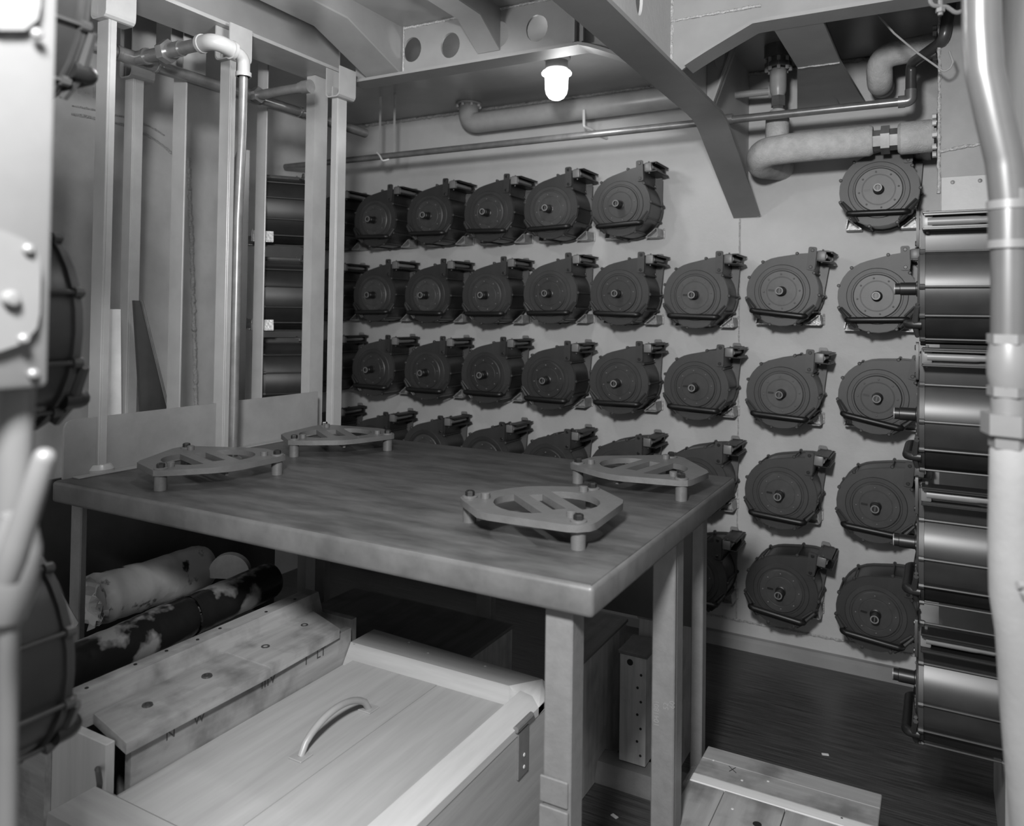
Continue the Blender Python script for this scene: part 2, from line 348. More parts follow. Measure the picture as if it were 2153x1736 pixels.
post(-2.475, 1.945, 0, .072, .04, True, 'flat faced steel post between the white strip and the vertical weld seam')
post(-2.19, 1.90, ZT, .05, .028, False, 'steel post standing right behind the thin vertical pipe on the table')
post(-2.545, 2.41, 0, .06, .05, True, 'narrow steel post in front of the side-on magazines behind the curb', clip=False)
pc = post(-2.175, 2.44, ZT, .032, .058, False, 'bright corner post at the far end of the curb')
MB().box((-2.38, 2.475, 0), (-2.333, 2.481, 2.604)).box((-2.339, 2.481, 0), (-2.333, 2.555, 2.604)).thing('steel_post', 'post_paint', 'dull steel angle post right behind the bright corner post', 'post')
MB().lathe([(.042, 0), (.043, .012), (.036, .022), (.032, .026)], (-2.238, 1.478, ZT), (0, 0, 1), 14).build('weld_boot', 'post_paint', p1)
# curb plate along the table edge is part of the table
# strips leaning behind the curb
MB().hexa([(-2.56, 1.712, 1.0), (-2.54, 1.712, 1.0), (-2.54, 1.765, 1.0), (-2.56, 1.765, 1.0), (-2.56, 1.714, 1.597), (-2.54, 1.714, 1.597), (-2.54, 1.745, 1.597), (-2.56, 1.745, 1.597)]).hexa([(-2.56, 1.70, 0), (-2.54, 1.70, 0), (-2.54, 1.78, 0), (-2.56, 1.78, 0), (-2.56, 1.712, 1.0), (-2.54, 1.712, 1.0), (-2.54, 1.765, 1.0), (-2.56, 1.765, 1.0)]).thing('wooden_strip', 'paper_white', 'pale narrow strip standing behind the curb between two posts', 'board')
MB().hexa([(-2.62, 2.0, 0), (-2.605, 2.0, 0), (-2.605, 2.36, 0), (-2.62, 2.36, 0), (-2.62, 1.845, 1.63), (-2.605, 1.845, 1.63), (-2.605, 1.868, 1.63), (-2.62, 1.868, 1.63)]).thing('leaning_plate', 'dark_pipe', 'dark tapering plate leaning behind the post with the white strip', 'plate')
MB().tube([(-2.60, 1.872, 1.63), (-2.60, 2.364, 0)], .004, 6).thing('leaning_rod', 'pipe_steel', 'thin steel rod leaning along the dark tapering plate', 'rod')

# ================================================================== table
tb = thing('clipping_table', 'large dark topped steel work table with a raised side curb', 'table', (-1.39, 1.9, 0))
TX0, TX1, TY0, TY1 = -2.238, -.556, 1.335, 2.47
MB().box((TX0, TY0, 1.040), (TX1, TY1, ZT-.0015), .010, 3).build('tabletop', 'table_edge', tb)
MB().box((TX0+.006, TY0+.006, ZT-.010), (TX1-.006, TY1-.006, ZT), .004, 2).build('linoleum_sheet', 'table_top', tb)
MB().box((-2.22, 2.446, .62), (-.672, 2.452, 1.04)).build('table_shade_panel', 'dark_pipe', tb)  # dark sheet added to stand in for the black shade under the table
def leg(x0, x1, y0, y1, z1=1.040): return MB().box((x0, y0, 0), (x1, y1, z1), .003, 1).build('leg', 'stand_paint', tb)
l1 = leg(-.672, -.613, 1.372, 1.43)
MB().box((-.676, 1.366, .66), (-.617, 1.372, .71), .002, 1).build('clamp_plate', 'stand_paint', l1)
MB().box((-.676, 1.364, .57), (-.615, 1.372, .655), .002, 1).build('clamp_plate', 'stand_paint', l1)
l2 = leg(-.636, -.577, 1.915, 1.935)
MB().box((-.583, 1.935, 0), (-.577, 1.985, 1.04)).build('leg_side', 'stand_paint', l2)
l3 = leg(-.668, -.632, 2.385, 2.43)
leg(-2.215, -2.165, 1.38, 1.40); leg(-2.215, -2.165, 2.40, 2.44); leg(-1.45, -1.39, 2.40, 2.44)
oc = [(1.36, ZT), (2.41, ZT), (2.41, 1.272), (1.385, 1.272), (1.368, 1.265), (1.361, 1.25)]
MB().prism([(-2.224, y, z) for y, z in oc], (-.008, 0, 0)).build('curb', 'curb_paint', tb)
MB().box((-2.222, 1.385, ZT), (-2.19, 2.45, ZT+.004), .001, 1).build('curb_foot', 'curb_paint', tb)
# stamped characters on the middle leg
for body, q, sz in (('1041801', (1378, 1500), .026), ('52', (1398, 1485), .026), ('60', (1411, 1482), .026)):
    c = PY(1.912, *q); text(body, (c.x+.008, 1.9145, c.z), (PI/2, -PI/2, 0), sz*.72, .0004, 'curb_paint', 'stamped_number', l2)

# ================================================================== magazine stands on the table
def stand(pa, pb, label, holes=0):
    pa = Vector((pa[0], pa[1], 0)); pb = Vector((pb[0], pb[1], 0)); d = pb-pa; k = d.length/.33; ang = math.atan2(d.y, d.x)
    t = thing('magazine_stand', label, 'stand', (pa.x, pa.y, ZT), 'three legged stands on the work table', (0, 0, ang))
    WL[t.name] = Vector((0, 0, 0))
    h = .058
    outl = [(-.022, -.008), (-.008, -.022), (.06, -.048), (.11, -.066), (.15, -.074), (.19, -.070), (.25, -.050), (.335, -.022), (.352, -.008), (.356, .01), (.352, .13), (.335, .16), (.20, .298), (.18, .308), (.15, .308), (.13, .298), (-.005, .16), (-.022, .13)]
    def dshape(x0, x1, y0, y1, flip):
        c = []
        for i in range(11):
            a = -PI/2+PI*i/10; c.append(((x0 + (x1-x0)*math.cos(a)) if not flip else (x1-(x1-x0)*math.cos(a)), (y0+y1)/2+(y1-y0)/2*math.sin(a)))
        return c
    hl = [dshape(.035, .115, .0, .19, True), [(.147, .02), (.183, .02), (.183, .17), (.147, .17)], dshape(.215, .295, .0, .19, False)]
    MB().plate(outl, hl, .016, lambda c: Vector((c.x*k, c.y*k, h-.008+c.z))).build('plate', 'cast_paint', t)
    for (x, y) in ((0, 0), (.33, 0), (.165, .28)):
        x *= k; y *= k
        MB().lathe([(.0165, 0), (.0165, h-.016), (.0185, h-.016), (.0185, h+.003), (.016, h+.004)], (x, y, 0), (0, 0, 1), 16).build('leg', 'cast_paint', t)
        MB().lathe([(.0115, 0), (.0115, .009), (.009, .012), (.006, .012), (.006, .009)], (x, y, h+.004), (0, 0, 1), 6).build('nut', 'black_nut', t)
        cx, cy = .165*k, .095*k; v = Vector((cx-x, cy-y)).normalized()*.038
        MB().lathe([(.011, 0), (.011, .012), (.009, .013)], (x+v.x, y+v.y, h), (0, 0, 1), 12).build('boss', 'cast_paint', t)
    # strut under the plate
    MB().box((.16*k-.004, -.05*k, h-.03), (.16*k+.004, .27*k, h-.0155)).build('rib', 'cast_paint', t)
    return t
stand((-.77, 1.835), (-.985, 1.595), 'three legged grey stand closest to the bright table corner above the square front leg')
stand((-.939, 2.127), (-.612, 2.078), 'three legged grey stand at the table edge nearest the wall magazines')
stand((-1.878, 1.421), (-1.766, 1.741), 'three legged grey stand with the thin vertical pipe rising behind its plate')
stand((-1.935, 1.985), (-1.745, 2.255), 'three legged grey stand at the foot of the bright corner post')

# ================================================================== pipes over the curb
XM, ZM = -2.45, 2.467
pp = thing('curb_pipework', 'grey steel pipe run with elbows dropping to the table as a thin riser', 'pipework', (-2.05, 1.82, ZT))
MB().tube([(XM, .7, ZM), (XM, 2.95, ZM)], .021, 16).build('main_pipe', 'pipe_steel', pp)
MB().tube([(XM, 1.64, ZM), (XM, 1.655, ZM), (XM, 1.657, ZM), (XM, 1.79, ZM), (XM, 1.792, ZM), (XM, 1.80, ZM)], [.027, .027, .025, .025, .027, .027], 16).tube([(XM, 1.717, ZM), (XM+.05, 1.717, ZM), (XM+.052, 1.717, ZM), (XM+.065, 1.717, ZM)], [.024, .024, .028, .028], 16).build('tee', 'pipe_steel', pp)
MB().tube([(XM+.05, 1.717, ZM), (-2.10, 1.717, ZM)], .021, 16).build('branch_pipe', 'pipe_steel', pp)
mb = MB().tube([(-2.27, 1.717, ZM), (-2.21, 1.717, ZM)], .026, 14); hexpts((-2.30, 1.717, ZM), (1, 0, 0), .040, .03, mb); mb.build('union', 'brass', pp)
el = fillet([(-2.12, 1.717, ZM), (-2.05, 1.717, ZM), (-2.05, 1.79, ZM-.01)], .035, 8)
MB().tube(el, .027, 16).tube([el[0], el[0]+Vector((.012, 0, 0))], .031, 16).tube([el[-1]-Vector((0, .012, 0)), el[-1]], .031, 16).build('elbow', 'pipe_grey', pp)
vz = PY(1.84, 518, 130).z
el2 = fillet([(-2.05, 1.78, ZM-.008), (-2.05, 1.835, ZM-.02), (-2.05, 1.835, ZM-.085)], .03, 8)
MB().tube(el2, .021, 16).tube([el2[-1]+Vector((0, 0, .014)), el2[-1]], .026, 16).tube([el2[0], el2[0]+Vector((0, .012, -.003))], .026, 16).build('elbow', 'pipe_grey', pp)
MB().tube(fillet([(-2.05, 1.835, ZM-.06), (-2.05, 1.835, 2.2), (-2.052, 1.826, 1.9), (-2.05, 1.824, ZT)], .3, 4), .0145, 14).build('riser', 'pipe_steel', pp)
MB().lathe([(.03, 0), (.03, .006), (.019, .014)], (-2.05, 1.824, ZT), (0, 0, 1), 16).build('floor_flange', 'pipe_steel', pp)
c0, c1 = PY(2.235, 535, 200), PY(2.235, 640, 184)
MB().tube([(XM, 2.235, ZM), (-2.17, 2.235, ZM+.0)], .019, 14).build('capped_pipe', 'pipe_steel', pp)
MB().tube([(-2.185, 2.235, ZM), (-2.17, 2.235, ZM), (-2.168, 2.235, ZM), (-2.13, 2.235, ZM)], [.022, .022, .026, .026], 14).build('cap', 'pipe_steel', pp)
mb = MB().tube([(XM, 2.19, ZM), (XM, 2.28, ZM)], .027, 14); hexpts((XM+.025, 2.235, ZM), (1, 0, 0), .033, .025, mb); mb.build('tee', 'pipe_steel', pp)
MB().tube([(XM, 2.50, ZM), (XM, 2.525, ZM)], .024, 14).box((XM-.005, 2.505, ZM), (XM+.06, 2.52, ZM+.012)).box((XM+.045, 2.50, ZM-.03), (XM+.055, 2.525, ZM+.08)).build('pipe_clamp', 'brass', pp)

# ================================================================== drum magazines
def mag_outline(s=1.0):
    r = .155*s; p = []
    for k in range(0, 27): a = R(37)-R(294)*k/26; p.append((r*math.cos(a), r*math.sin(a)))
    return p+[(.060*s, .174*s), (.098*s, .179*s), (.127*s, .178*s), (.1285*s, .135*s)]
ML = {}
def mpart(key, mb, m, ang=35): ML[key] = mb.mesh(key, m, (0, 0, 0), ang)
O1 = mag_outline()
fy = lambda y0: (lambda c: Vector((c.x, y0+c.z, c.y)))
mb = MB().plate(O1, [], .010, fy(.005)).plate([(x*1.012, z*1.012) for x, z in O1], [], .004, fy(.010))
mpart('front_plate', mb, 'mag_face')
mpart('drum_shell', MB().prism([(x*.972, .008, z*.972) for x, z in O1], (0, .187, 0)), 'mag_shell', 20)
mpart('back_plate', MB().plate([(x*1.012, z*1.012) for x, z in O1], [], .010, fy(.198)), 'mag_face')
def annulus(r0, r1, y0, y1): # raised ring on the face
    return MB().lathe([(r0, 0), (r0+.0015, y1), (r1-.003, y1), (r1, 0)], (0, y0, 0), (0, -1, 0), 40)
mpart('outer_ring', annulus(.1, .121, .0005, .0035).lathe([(.1, 0), (.1, .0035)], (0, .0005, 0), (0, -1, 0), 40), 'mag_face')
mpart('cover_disc', MB().lathe([(.094, 0), (.094, .004), (.090, .0075), (.066, .0075), (.065, .0068), (.063, .0068), (.062, .0075), (.03, .0075), (0, .0075)], (0, 0, 0), (0, -1, 0), 40), 'mag_disc')
mpart('rivet', MB().lathe([(.0042, 0), (.0038, .002), (.002, .0032), (0, .0034)], (0, 0, 0), (0, -1, 0), 8), 'mag_rivet')
mpart('hub', MB().lathe([(.0225, .007), (.0225, .011), (.0185, .013), (.0185, .052), (.0165, .0535), (.0165, .066), (.0155, .067), (.0115, .067), (.0110, .060), (0, .060)], (0, 0, 0), (0, -1, 0), 20), 'mag_black')
mpart('hub_ring', MB().lathe([(.0168, 0), (.0168, .0025), (.0118, .0025), (.0118, 0)], (0, -.0655, 0), (0, -1, 0), 20, False), 'mag_grey')
mpart('slot_screw', MB().box((-.002, -.0635, -.0105), (.002, -.0595, .0105)), 'mag_rivet')
mpart('index_slot', MB().plate([(-.058, .003), (-.056, .0045), (-.034, .0045), (-.032, .003), (-.032, -.003), (-.034, -.0045), (-.056, -.0045), (-.058, -.003)], [], .002, fy(-.0078)), 'mag_black')
hz, hy = -.100, -.03
mpart('handle', MB().tube(fillet([(-.118, .004, hz), (-.116, hy, hz), (.112, hy, hz), (.114, .004, hz)], .018, 5), .0125, 12), 'mag_black')
lug = []
for a in (37, 0, -29, -63, -103, -133, 197, 162, 128): lug.append((.155*math.cos(R(a)), .155*math.sin(R(a))))
lug.append((.045, .1715))
for sgn, key in ((-1, 'handle_lug'), (1, 'handle_lug.b')):
    mb = MB(); e = (sgn*.114, -.012, hz)
    ts = [(.150, -.052), (.085, -.133)]
    for (x, z) in ts: mb.tube([e, (sgn*x, -.006, z)], [.009, .0065], 6)
    mb.tube([(sgn*.092, -.006, hz-.006), (sgn*.078, -.006, -.132)], [.006, .005], 6).tube([(sgn*.104, -.006, hz+.014), (sgn*.142, -.006, -.045)], [.006, .005], 6)
    mpart(key, mb, 'mag_face')
for i, (x, z) in enumerate(lug):
    n_ = Vector((x, 0, z)).normalized(); c = Vector((x, 0, z))+n_*.003
    mpart('tie_rod%d' % i, MB().tube([c+Vector((0, .01, 0)), c+Vector((0, .197, 0))], .0032, 6).lathe([(.0075, 0), (.0075, .012), (.005, .014)], c+Vector((0, .012, 0)), (0, -1, 0), 8).lathe([(.0075, 0), (.0075, .012)], c+Vector((0, .192, 0)), (0, 1, 0), 8), 'mag_face')
rr = lambda x0, x1, z0, z1, c=.007: [(x0, z0+c), (x0+c*.3, z0+c*.3), (x0+c, z0), (x1-c, z0), (x1-c*.3, z0+c*.3), (x1, z0+c), (x1, z1-c), (x1-c*.3, z1-c*.3), (x1-c, z1), (x0+c, z1), (x0+c*.3, z1-c*.3), (x0, z1-c)]
mpart('latch_plate', MB().plate(rr(.093, .128, .106, .208), [], .007, fy(-.006)), 'mag_face')
mpart('latch_screw', MB().lathe([(.0075, 0), (.0075, .002), (.006, .003)], (0, 0, 0), (0, -1, 0), 10), 'mag_black')
mpart('rear_latch_plate', MB().plate(rr(.120, .158, .14, .212), [], .007, fy(.196)), 'mag_grey')
mpart('mouth_block', MB().box((.128, .004, .152), (.166, .03, .194), .004), 'mag_grey')
mpart('mouth_frame', MB().box((.122, .012, .150), (.142, .195, .192)).box((.128, .188, .146), (.176, .2, .198)), 'mag_black')
mpart('feed_lip', MB().box((.136, .006, .1905), (.194, .20, .1955), .0012, 1).box((.186, .01, .186), (.190, .198, .1955)), 'mag_black')
mpart('feed_lip.b', MB().box((.136, .006, .1475), (.194, .20, .1525), .0012, 1).box((.186, .01, .1475), (.190, .198, .157)), 'mag_black')
mpart('cartridge', MB().lathe([(.0115, 0), (.0115, .10), (.0112, .112), (.0098, .122), (.0098, .15), (.006, .165), (.002, .172)], (.160, .018, .172), (0, 1, 0), 14), 'mag_grey')
mpart('guide_pin', MB().lathe([(.004, 0), (.004, .06)], (.150, .018, .142), (0, 0, 1), 8), 'mag_rivet')
mpart('hook_plate', MB().plate([(.100, .128), (.092, .115), (.092, .098), (.10, .082), (.118, .062), (.135, .02), (.145, -.02), (.152, -.02), (.162, .14), (.11, .14)], [], .008, fy(.190)), 'mag_hook')
mpart('hook_bolt', MB().lathe([(.009, 0), (.009, .006), (.004, .008)], (.118, .186, .108), (0, -1, 0), 10), 'mag_black')
RIV = [(.077*math.cos(R(22.5*0+45*k+8)), .077*math.sin(R(45*k+8))) for k in range(8)]
NM = 0
def part(key, name, parent, loc=(0, 0, 0)):
    o = bpy.data.objects.new(name, ML[key]); o.parent = parent; o.location = loc; COL.objects.link(o); return o
def magazine(loc, rz, tilt, label, group, rivets=True):
    t = thing('drum_magazine', label, 'magazine', loc, group, (0, R(tilt), rz))
    fp = part('front_plate', 'front_plate', t); part('drum_shell', 'drum_shell', t); part('back_plate', 'back_plate', t)
    part('outer_ring', 'raised_ring', fp); cd = part('cover_disc', 'cover_disc', t)
    part('index_slot', 'index_slot', cd)
    if rivets:
        for x, z in RIV: part('rivet', 'rivet', cd, (x, -.0072, z))
    h = part('hub', 'hub', t); part('hub_ring', 'ring', h); part('slot_screw', 'slot_screw', h)
    hd = part('handle', 'handle', t); part('handle_lug', 'handle_lug', hd); part('handle_lug.b', 'handle_lug', hd)
    for i in range(len(lug)): part('tie_rod%d' % i, 'tie_rod', t)
    lp = part('latch_plate', 'latch_plate', t); part('latch_screw', 'screw', lp, (.1105, -.0095, .193)); part('latch_screw', 'screw', lp, (.1105, -.0095, .119))
    part('rear_latch_plate', 'rear_latch_plate', t); part('mouth_block', 'mouth_block', t); mf = part('mouth_frame', 'feed_mouth', t)
    part('feed_lip', 'feed_lip', mf); part('feed_lip.b', 'feed_lip', mf); part('cartridge', 'cartridge', mf); part('guide_pin', 'guide_pin', mf)
    hp = part('hook_plate', 'hook_plate', t); part('hook_bolt', 'bolt', hp)
    return t
# cradle feet welded to the wall
def foot_mesh(s):
    a = R(-50); c = Vector((.163*math.cos(a), 0, .163*math.sin(a))); tg = Vector((-math.sin(a), 0, math.cos(a)))
    p1_, p2_ = c+tg*.034, c-tg*.034; corner = Vector((p1_.x+.012, 0, p2_.z)); n_ = Vector((math.cos(a), 0, math.sin(a)))*.004
    mb = MB(); y0, dy = .155, .093
    for q0, q1, nn in ((p1_, p2_, n_), (p2_, corner, Vector((0, 0, -.004))), (p1_+Vector((.004, 0, 0)), corner, Vector((.004, 0, 0)))):
        pts = [q0, q1, q1+nn, q0+nn]
        mb.prism([(s*q.x, y0, q.z) for q in pts], (0, dy, 0))
    mid = (p1_+p2_)/2
    mb.prism([(s*q.x, .2, q.z) for q in (p1_, p2_, corner)], (0, .006, 0))
    for k in range(7):
        z = corner.z+(p1_.z-corner.z)*k/6; mb.lathe([(.006, 0), (.005, .004), (.001, .006)], (s*(corner.x+.004), .247, z), (0, -1, 0), 6)
    return mb.mesh('cradle_foot', 'foot_steel')
FOOT = {1: foot_mesh(1), -1: foot_mesh(-1)}
def feet(loc, rz, labels, group, sides=(1, -1)):
    for s, lab in zip(sides, labels):
        o = bpy.data.objects.new('cradle_foot', FOOT[s]); COL.objects.link(o); o.location = loc; o.rotation_euler = (0, 0, rz); tag(o, lab, 'bracket', group)
ORD = ['first', 'second', 'third', 'fourth', 'fifth', 'sixth', 'seventh', 'eighth', 'ninth']
ROWN = ['top', 'second', 'third', 'fourth', 'lowest']
YF = YW-.25
cols = [-3.325, -2.937, -2.550, -2.158, -1.780, -1.393, -1.011, -.620, -.232]
rows = [2.145, 1.702, 1.264, .815, .372]
tilts = {(8, 2): 11, (7, 1): 6, (7, 2): 3, (8, 3): 5, (7, 4): 7, (8, 4): 6, (6, 1): 1, (7, 3): 4, (5, 0): -3, (4, 0): -2, (6, 2): 2}
dz = {(8, 4): -.015, (7, 1): .016, (7, 4): .012}
for r_ in range(5):
    for c_ in range(9):
        if r_ == 0 and c_ in (6, 7): continue
        if r_ == 4 and c_ < 6: continue
        loc = (cols[c_]+random.uniform(-.004, .004), YF, rows[r_]+dz.get((c_, r_), random.uniform(-.006, .006)))
        magazine(loc, 0, tilts.get((c_, r_), random.uniform(-1.5, 1.5)), 'black drum magazine on the back wall, %s row, %s column from the pipe flange corner' % (ROWN[r_], ORD[8-c_]), 'drum magazines on the back wall')
        feet(loc, 0, ['steel cradle foot on the %s side under the %s row, %s column wall magazine' % (sd, ROWN[r_], ORD[8-c_]) for sd in ('corner', 'post')], 'cradle feet on the back wall')
XF = -.047
for i, yq in enumerate((607, 872, 1140, 1422)):
    z = PDp(2.20, 1947, yq).z; loc = (XF, 2.49, z); magazine(loc, -PI/2, 0, 'drum magazine side on in the stack on the right bulkhead, %s from the top' % ORD[i], 'side-on magazines on the right bulkhead')
    feet((XF-.035, 2.49, z), -PI/2, ['small steel cradle foot on the right bulkhead under the %s side-on magazine' % ORD[i]], 'cradle feet on the right bulkhead', (-1,))
AX = Vector((.61, .792, 0))   # axis of the magazines behind the posts
mp = None
for i, yq in enumerate((447, 625, 800)):
    mid = PDp(3.62, 592, yq); fc = mid+AX*.105
    if mp is None: mp = mid
    magazine(fc, R(142.4), 0, 'drum magazine side on behind the posts and curb, %s from the top' % ORD[i], 'side-on magazines behind the posts')
    feet(fc-AX*.0, R(142.4), ['pale steel cradle foot behind the posts, %s side of the %s side-on magazine' % (sd, ORD[i]) for sd in ('bulkhead', 'curb')], 'cradle feet behind the posts')
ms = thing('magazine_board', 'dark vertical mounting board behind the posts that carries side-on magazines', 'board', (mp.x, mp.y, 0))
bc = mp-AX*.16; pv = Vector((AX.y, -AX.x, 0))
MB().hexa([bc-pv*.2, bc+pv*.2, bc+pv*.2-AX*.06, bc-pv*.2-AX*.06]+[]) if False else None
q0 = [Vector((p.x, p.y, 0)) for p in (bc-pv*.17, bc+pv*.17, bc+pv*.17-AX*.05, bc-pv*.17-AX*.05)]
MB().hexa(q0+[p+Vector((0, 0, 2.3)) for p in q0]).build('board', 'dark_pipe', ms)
for i, z in enumerate((2.03, 1.572, 1.117)):
    magazine((-1.172, .645, z), PI, 0, 'blurred dark drum magazine behind the pale switch box, %s from the top' % ORD[i], 'magazines behind the switch box')
nm = thing('near_rack_panel', 'dark panel behind the near magazines beside the pale switch box', 'panel', (-1.25, .38, 0))
MB().box((-1.5, .39, 0), (-1.0, .438, 2.15)).build('panel', 'dark_beam', nm)

# ================================================================== lamp
lo = PY(3.1, 1170, 180); LX, LY = lo.x, 3.1
def lamp(x, y, power, label):
    t = thing('ceiling_lamp', label, 'lamp', (x, y, 2.55))
    MB().lathe([(.05, 0), (.05, .035), (.062, .045), (.062, .06), (.03, .075), (.03, .11)], (x, y, 2.69), (0, 0, 1), 24).build('base', 'beam_paint', t)
    MB().lathe([(.066, 0), (.068, .006), (.062, .014), (.05, .02)], (x, y, 2.665), (0, 0, 1), 28).build('collar', 'lamp_glass', t)
    MB().lathe([(.002, 0), (.02, .003), (.034, .011), (.046, .028), (.051, .05), (.052, .085), (.054, .115)], (x, y, 2.551), (0, 0, 1), 28).build('globe', 'lamp_glass', t)
    pl = bpy.data.lights.new('lamp_bulb', 'POINT'); pl.energy = power; pl.shadow_soft_size = .05
    po = bpy.data.objects.new('lamp_bulb', pl); COL.objects.link(po); po.parent = t; po.location = (0, 0, -.055)
lamp(LX, LY, 4.5, 'lit white glass globe lamp under the deck behind the holed beam')
lamp(-1.66, 1.66, 13, 'lit white glass globe lamp under the deck above the work table')
lamp(-.42, 1.35, 3, 'lit white glass globe lamp under the deck over the aisle before the girder')

# ================================================================== pipes on the back wall
YB = 3.75
b0, b1 = PY(YB, 985, 256), PY(YB, 1440, 200)
bp_ = thing('large_pipe', 'thick grey pipe with an elbow running under the deck along the back wall', 'pipe', (-1.7, YB, 2.62))
zb_ = 2.682
MB().tube(fillet([(b0.x, YB, ZC), (b0.x, YB, zb_), (XK-.005, YB, zb_+.008)], .085, 8), .057, 22).build('pipe', 'pipe_grey', bp_)
MB().lathe([(.075, 0), (.075, .012)], (b0.x, YB, ZC-.014), (0, 0, 1), 20).build('flange', 'pipe_grey', bp_)
for k in range(8):
    a = 2*PI*k/8; MB().lathe([(.009, 0), (.009, .012), (.005, .014)], (b0.x+.066*math.cos(a), YB+.066*math.sin(a), ZC-.014), (0, 0, -1), 6).build('bolt', 'bolt_white', bp_)
YT = 3.42; ZTH = PY(YT, 1100, 297).z
tp = thing('thin_pipe', 'long thin steel pipe below the thick pipe, ending in an elbow near the corner', 'pipe', (-1.7, YT, ZTH))
te = PY(YT, 1915, 228)
MB().tube([(-3.45, YT, ZTH), (te.x-.03, YT, ZTH-.004)], .017, 14).build('pipe', 'pipe_steel', tp)
MB().tube([(te.x-.045, YT, ZTH-.004), (te.x-.02, YT, ZTH-.004)], .024, 14).tube(fillet([(te.x-.03, YT, ZTH-.004), (te.x, YT, ZTH-.004), (te.x, YT, ZTH+.04)], .02, 6), .022, 14).build('elbow', 'pipe_steel', tp)
q = [PY(YT, *p) for p in [(1906, 130), (1930, 112), (1990, 82), (2004, 40), (2008, -20)]]
MB().tube(fillet([(te.x, YT, ZTH+.02), (te.x, YT, q[0].z-.01), (q[2].x-.01, YT-.3, PY(YT-.3, 1985, 85).z), (PY(YT-.3, 2006, 20).x, YT-.3, ZC)], .03, 5), .020, 14).build('conduit', 'dark_pipe', tp)
sl = PX(XK+.006, 1556, 256)
MB().lathe([(.023, 0), (.023, .03)], (XK+.006, YT, ZTH), (1, 0, 0), 14).build('sleeve', 'pipe_steel', tp)
# hanger straps and hook
hs = thing('pipe_hanger', 'pair of thin strap hangers holding the thin pipe near the corner post', 'hanger', (-2.75, YT, ZTH))
for qx in (799, 829):
    c = PY(YT, qx, 300); MB().box((c.x-.006, YT-.004, ZTH+.012), (c.x+.006, YT, ZC)).build('strap', 'post_paint', hs)
c = PY(YT, 803, 327); MB().tube(fillet([(c.x-.02, YT-.02, ZTH+.02), (c.x+.005, YT-.026, ZTH), (c.x+.02, YT-.02, ZTH-.03), (c.x+.05, YT, ZTH-.02)], .01, 4), .005, 8).build('hook', 'bolt_white', hs)
c = PY(YB-.06, 1233, 262); hk = thing('pipe_clip', 'small bright clip under the thick grey pipe', 'clip', (c.x, YB-.06, c.z-.03))
MB().tube(fillet([(c.x-.015, YB-.062, zb_-.02), (c.x-.012, YB-.064, c.z-.01), (c.x+.015, YB-.02, c.z-.02), (c.x+.035, YW-.01, c.z-.035)], .01, 4), .008, 8).build('strap', 'bolt_white', hk)
# short reducer right of the girder
MB().tube([(XK+.005, 3.6, PY(3.6, 1560, 198).z), (-.66, 3.6, PY(3.6, 1590, 196).z)], .016, 12).lathe([(.03, 0), (.03, .03), (.022, .04)], (-.675, 3.6, PY(3.6, 1592, 196).z), (1, 0, 0), 14).thing('reducer_pipe', 'pipe_grey', 'short thin pipe stub between the girder web and the bolted valve', 'pipe')
# valve with flange, union
VX, VY = -.628, 3.55
vv = thing('bolted_valve', 'steel valve body with bolted top flange hanging from the deck beside the girder', 'valve', (VX, VY, 2.47))
MB().lathe([(.058, 0), (.058, .02), (.050, .022), (.050, .04), (.06, .042), (.06, ZC-2.70)], (VX, VY, 2.70), (0, 0, 1), 20).build('top_flange', 'pipe_steel', vv)
for k in range(8):
    a = 2*PI*k/8+.2; MB().lathe([(.008, 0), (.008, .055), (.005, .058)], (VX+.05*math.cos(a), VY+.05*math.sin(a), 2.686), (0, 0, 1), 6).build('bolt', 'bolt_white', vv)
MB().lathe([(.024, 0), (.026, .01), (.034, .03), (.036, .05), (.036, .13)], (VX, VY, 2.565), (0, 0, 1), 20).build('body', 'pipe_grey', vv)
mb = MB(); hexpts((VX, VY, 2.53), (0, 0, 1), .032, .045, mb); hexpts((VX, VY, 2.50), (0, 0, 1), .024, .03, mb); mb.build('union', 'brass', vv)
# insulated pipe
YI = 3.5; zi = PY(YI, 1700, 308).z; xi0 = PY(YI, 1610, 315).x
ip = thing('lagged_pipe', 'thick cloth lagged pipe with a bright hex union above the top corner magazine', 'pipe', (-.4, YI, zi-.07))
pa_ = fillet([(-.672, YW-.003, 2.325), (xi0-.045, YI+.13, zi-.035), (xi0-.02, YI+.01, zi-.005), (xi0+.12, YI, zi), (PY(YI, 1828, 296).x, YI, zi+.002)], .08, 8)+[Vector((PY(YI, 1836, 296).x, YI, zi+.002))]
MB().tube(pa_, [.064]*(len(pa_)-1)+[.056], 22).build('lagging', 'lagging', ip)
MB().tube([(VX, VY-.02, zi+.02), (VX, VY-.01, 2.47), (VX, VY, 2.505)], [.05, .05, .036], 18).build('riser_lagging', 'lagging', ip)
ux0, ux1 = PY(YI, 1836, 292).x, PY(YI, 1888, 290).x
mb = MB().tube([(ux0-.01, YI, zi), (ux1+.01, YI, zi)], .034, 14); uw = ux1-ux0
hexpts((ux0, YI, zi), (1, 0, 0), .042, uw*.32, mb); hexpts((ux0+uw*.32, YI, zi), (1, 0, 0), .058, uw*.36, mb); hexpts((ux0+uw*.68, YI, zi), (1, 0, 0), .044, uw*.32, mb); mb.build('union', 'brass', ip)
MB().tube([(ux1, YI, zi), (ux1+.012, YI, zi), (-.034, YI, zi), (-.022, YI, zi)], [.055, .066, .066, .06], 22).build('lagging', 'lagging', ip)
MB().lathe([(.088, 0), (.088, .012)], (-.014, YI, zi), (1, 0, 0), 24).build('flange', 'dark_pipe', ip)
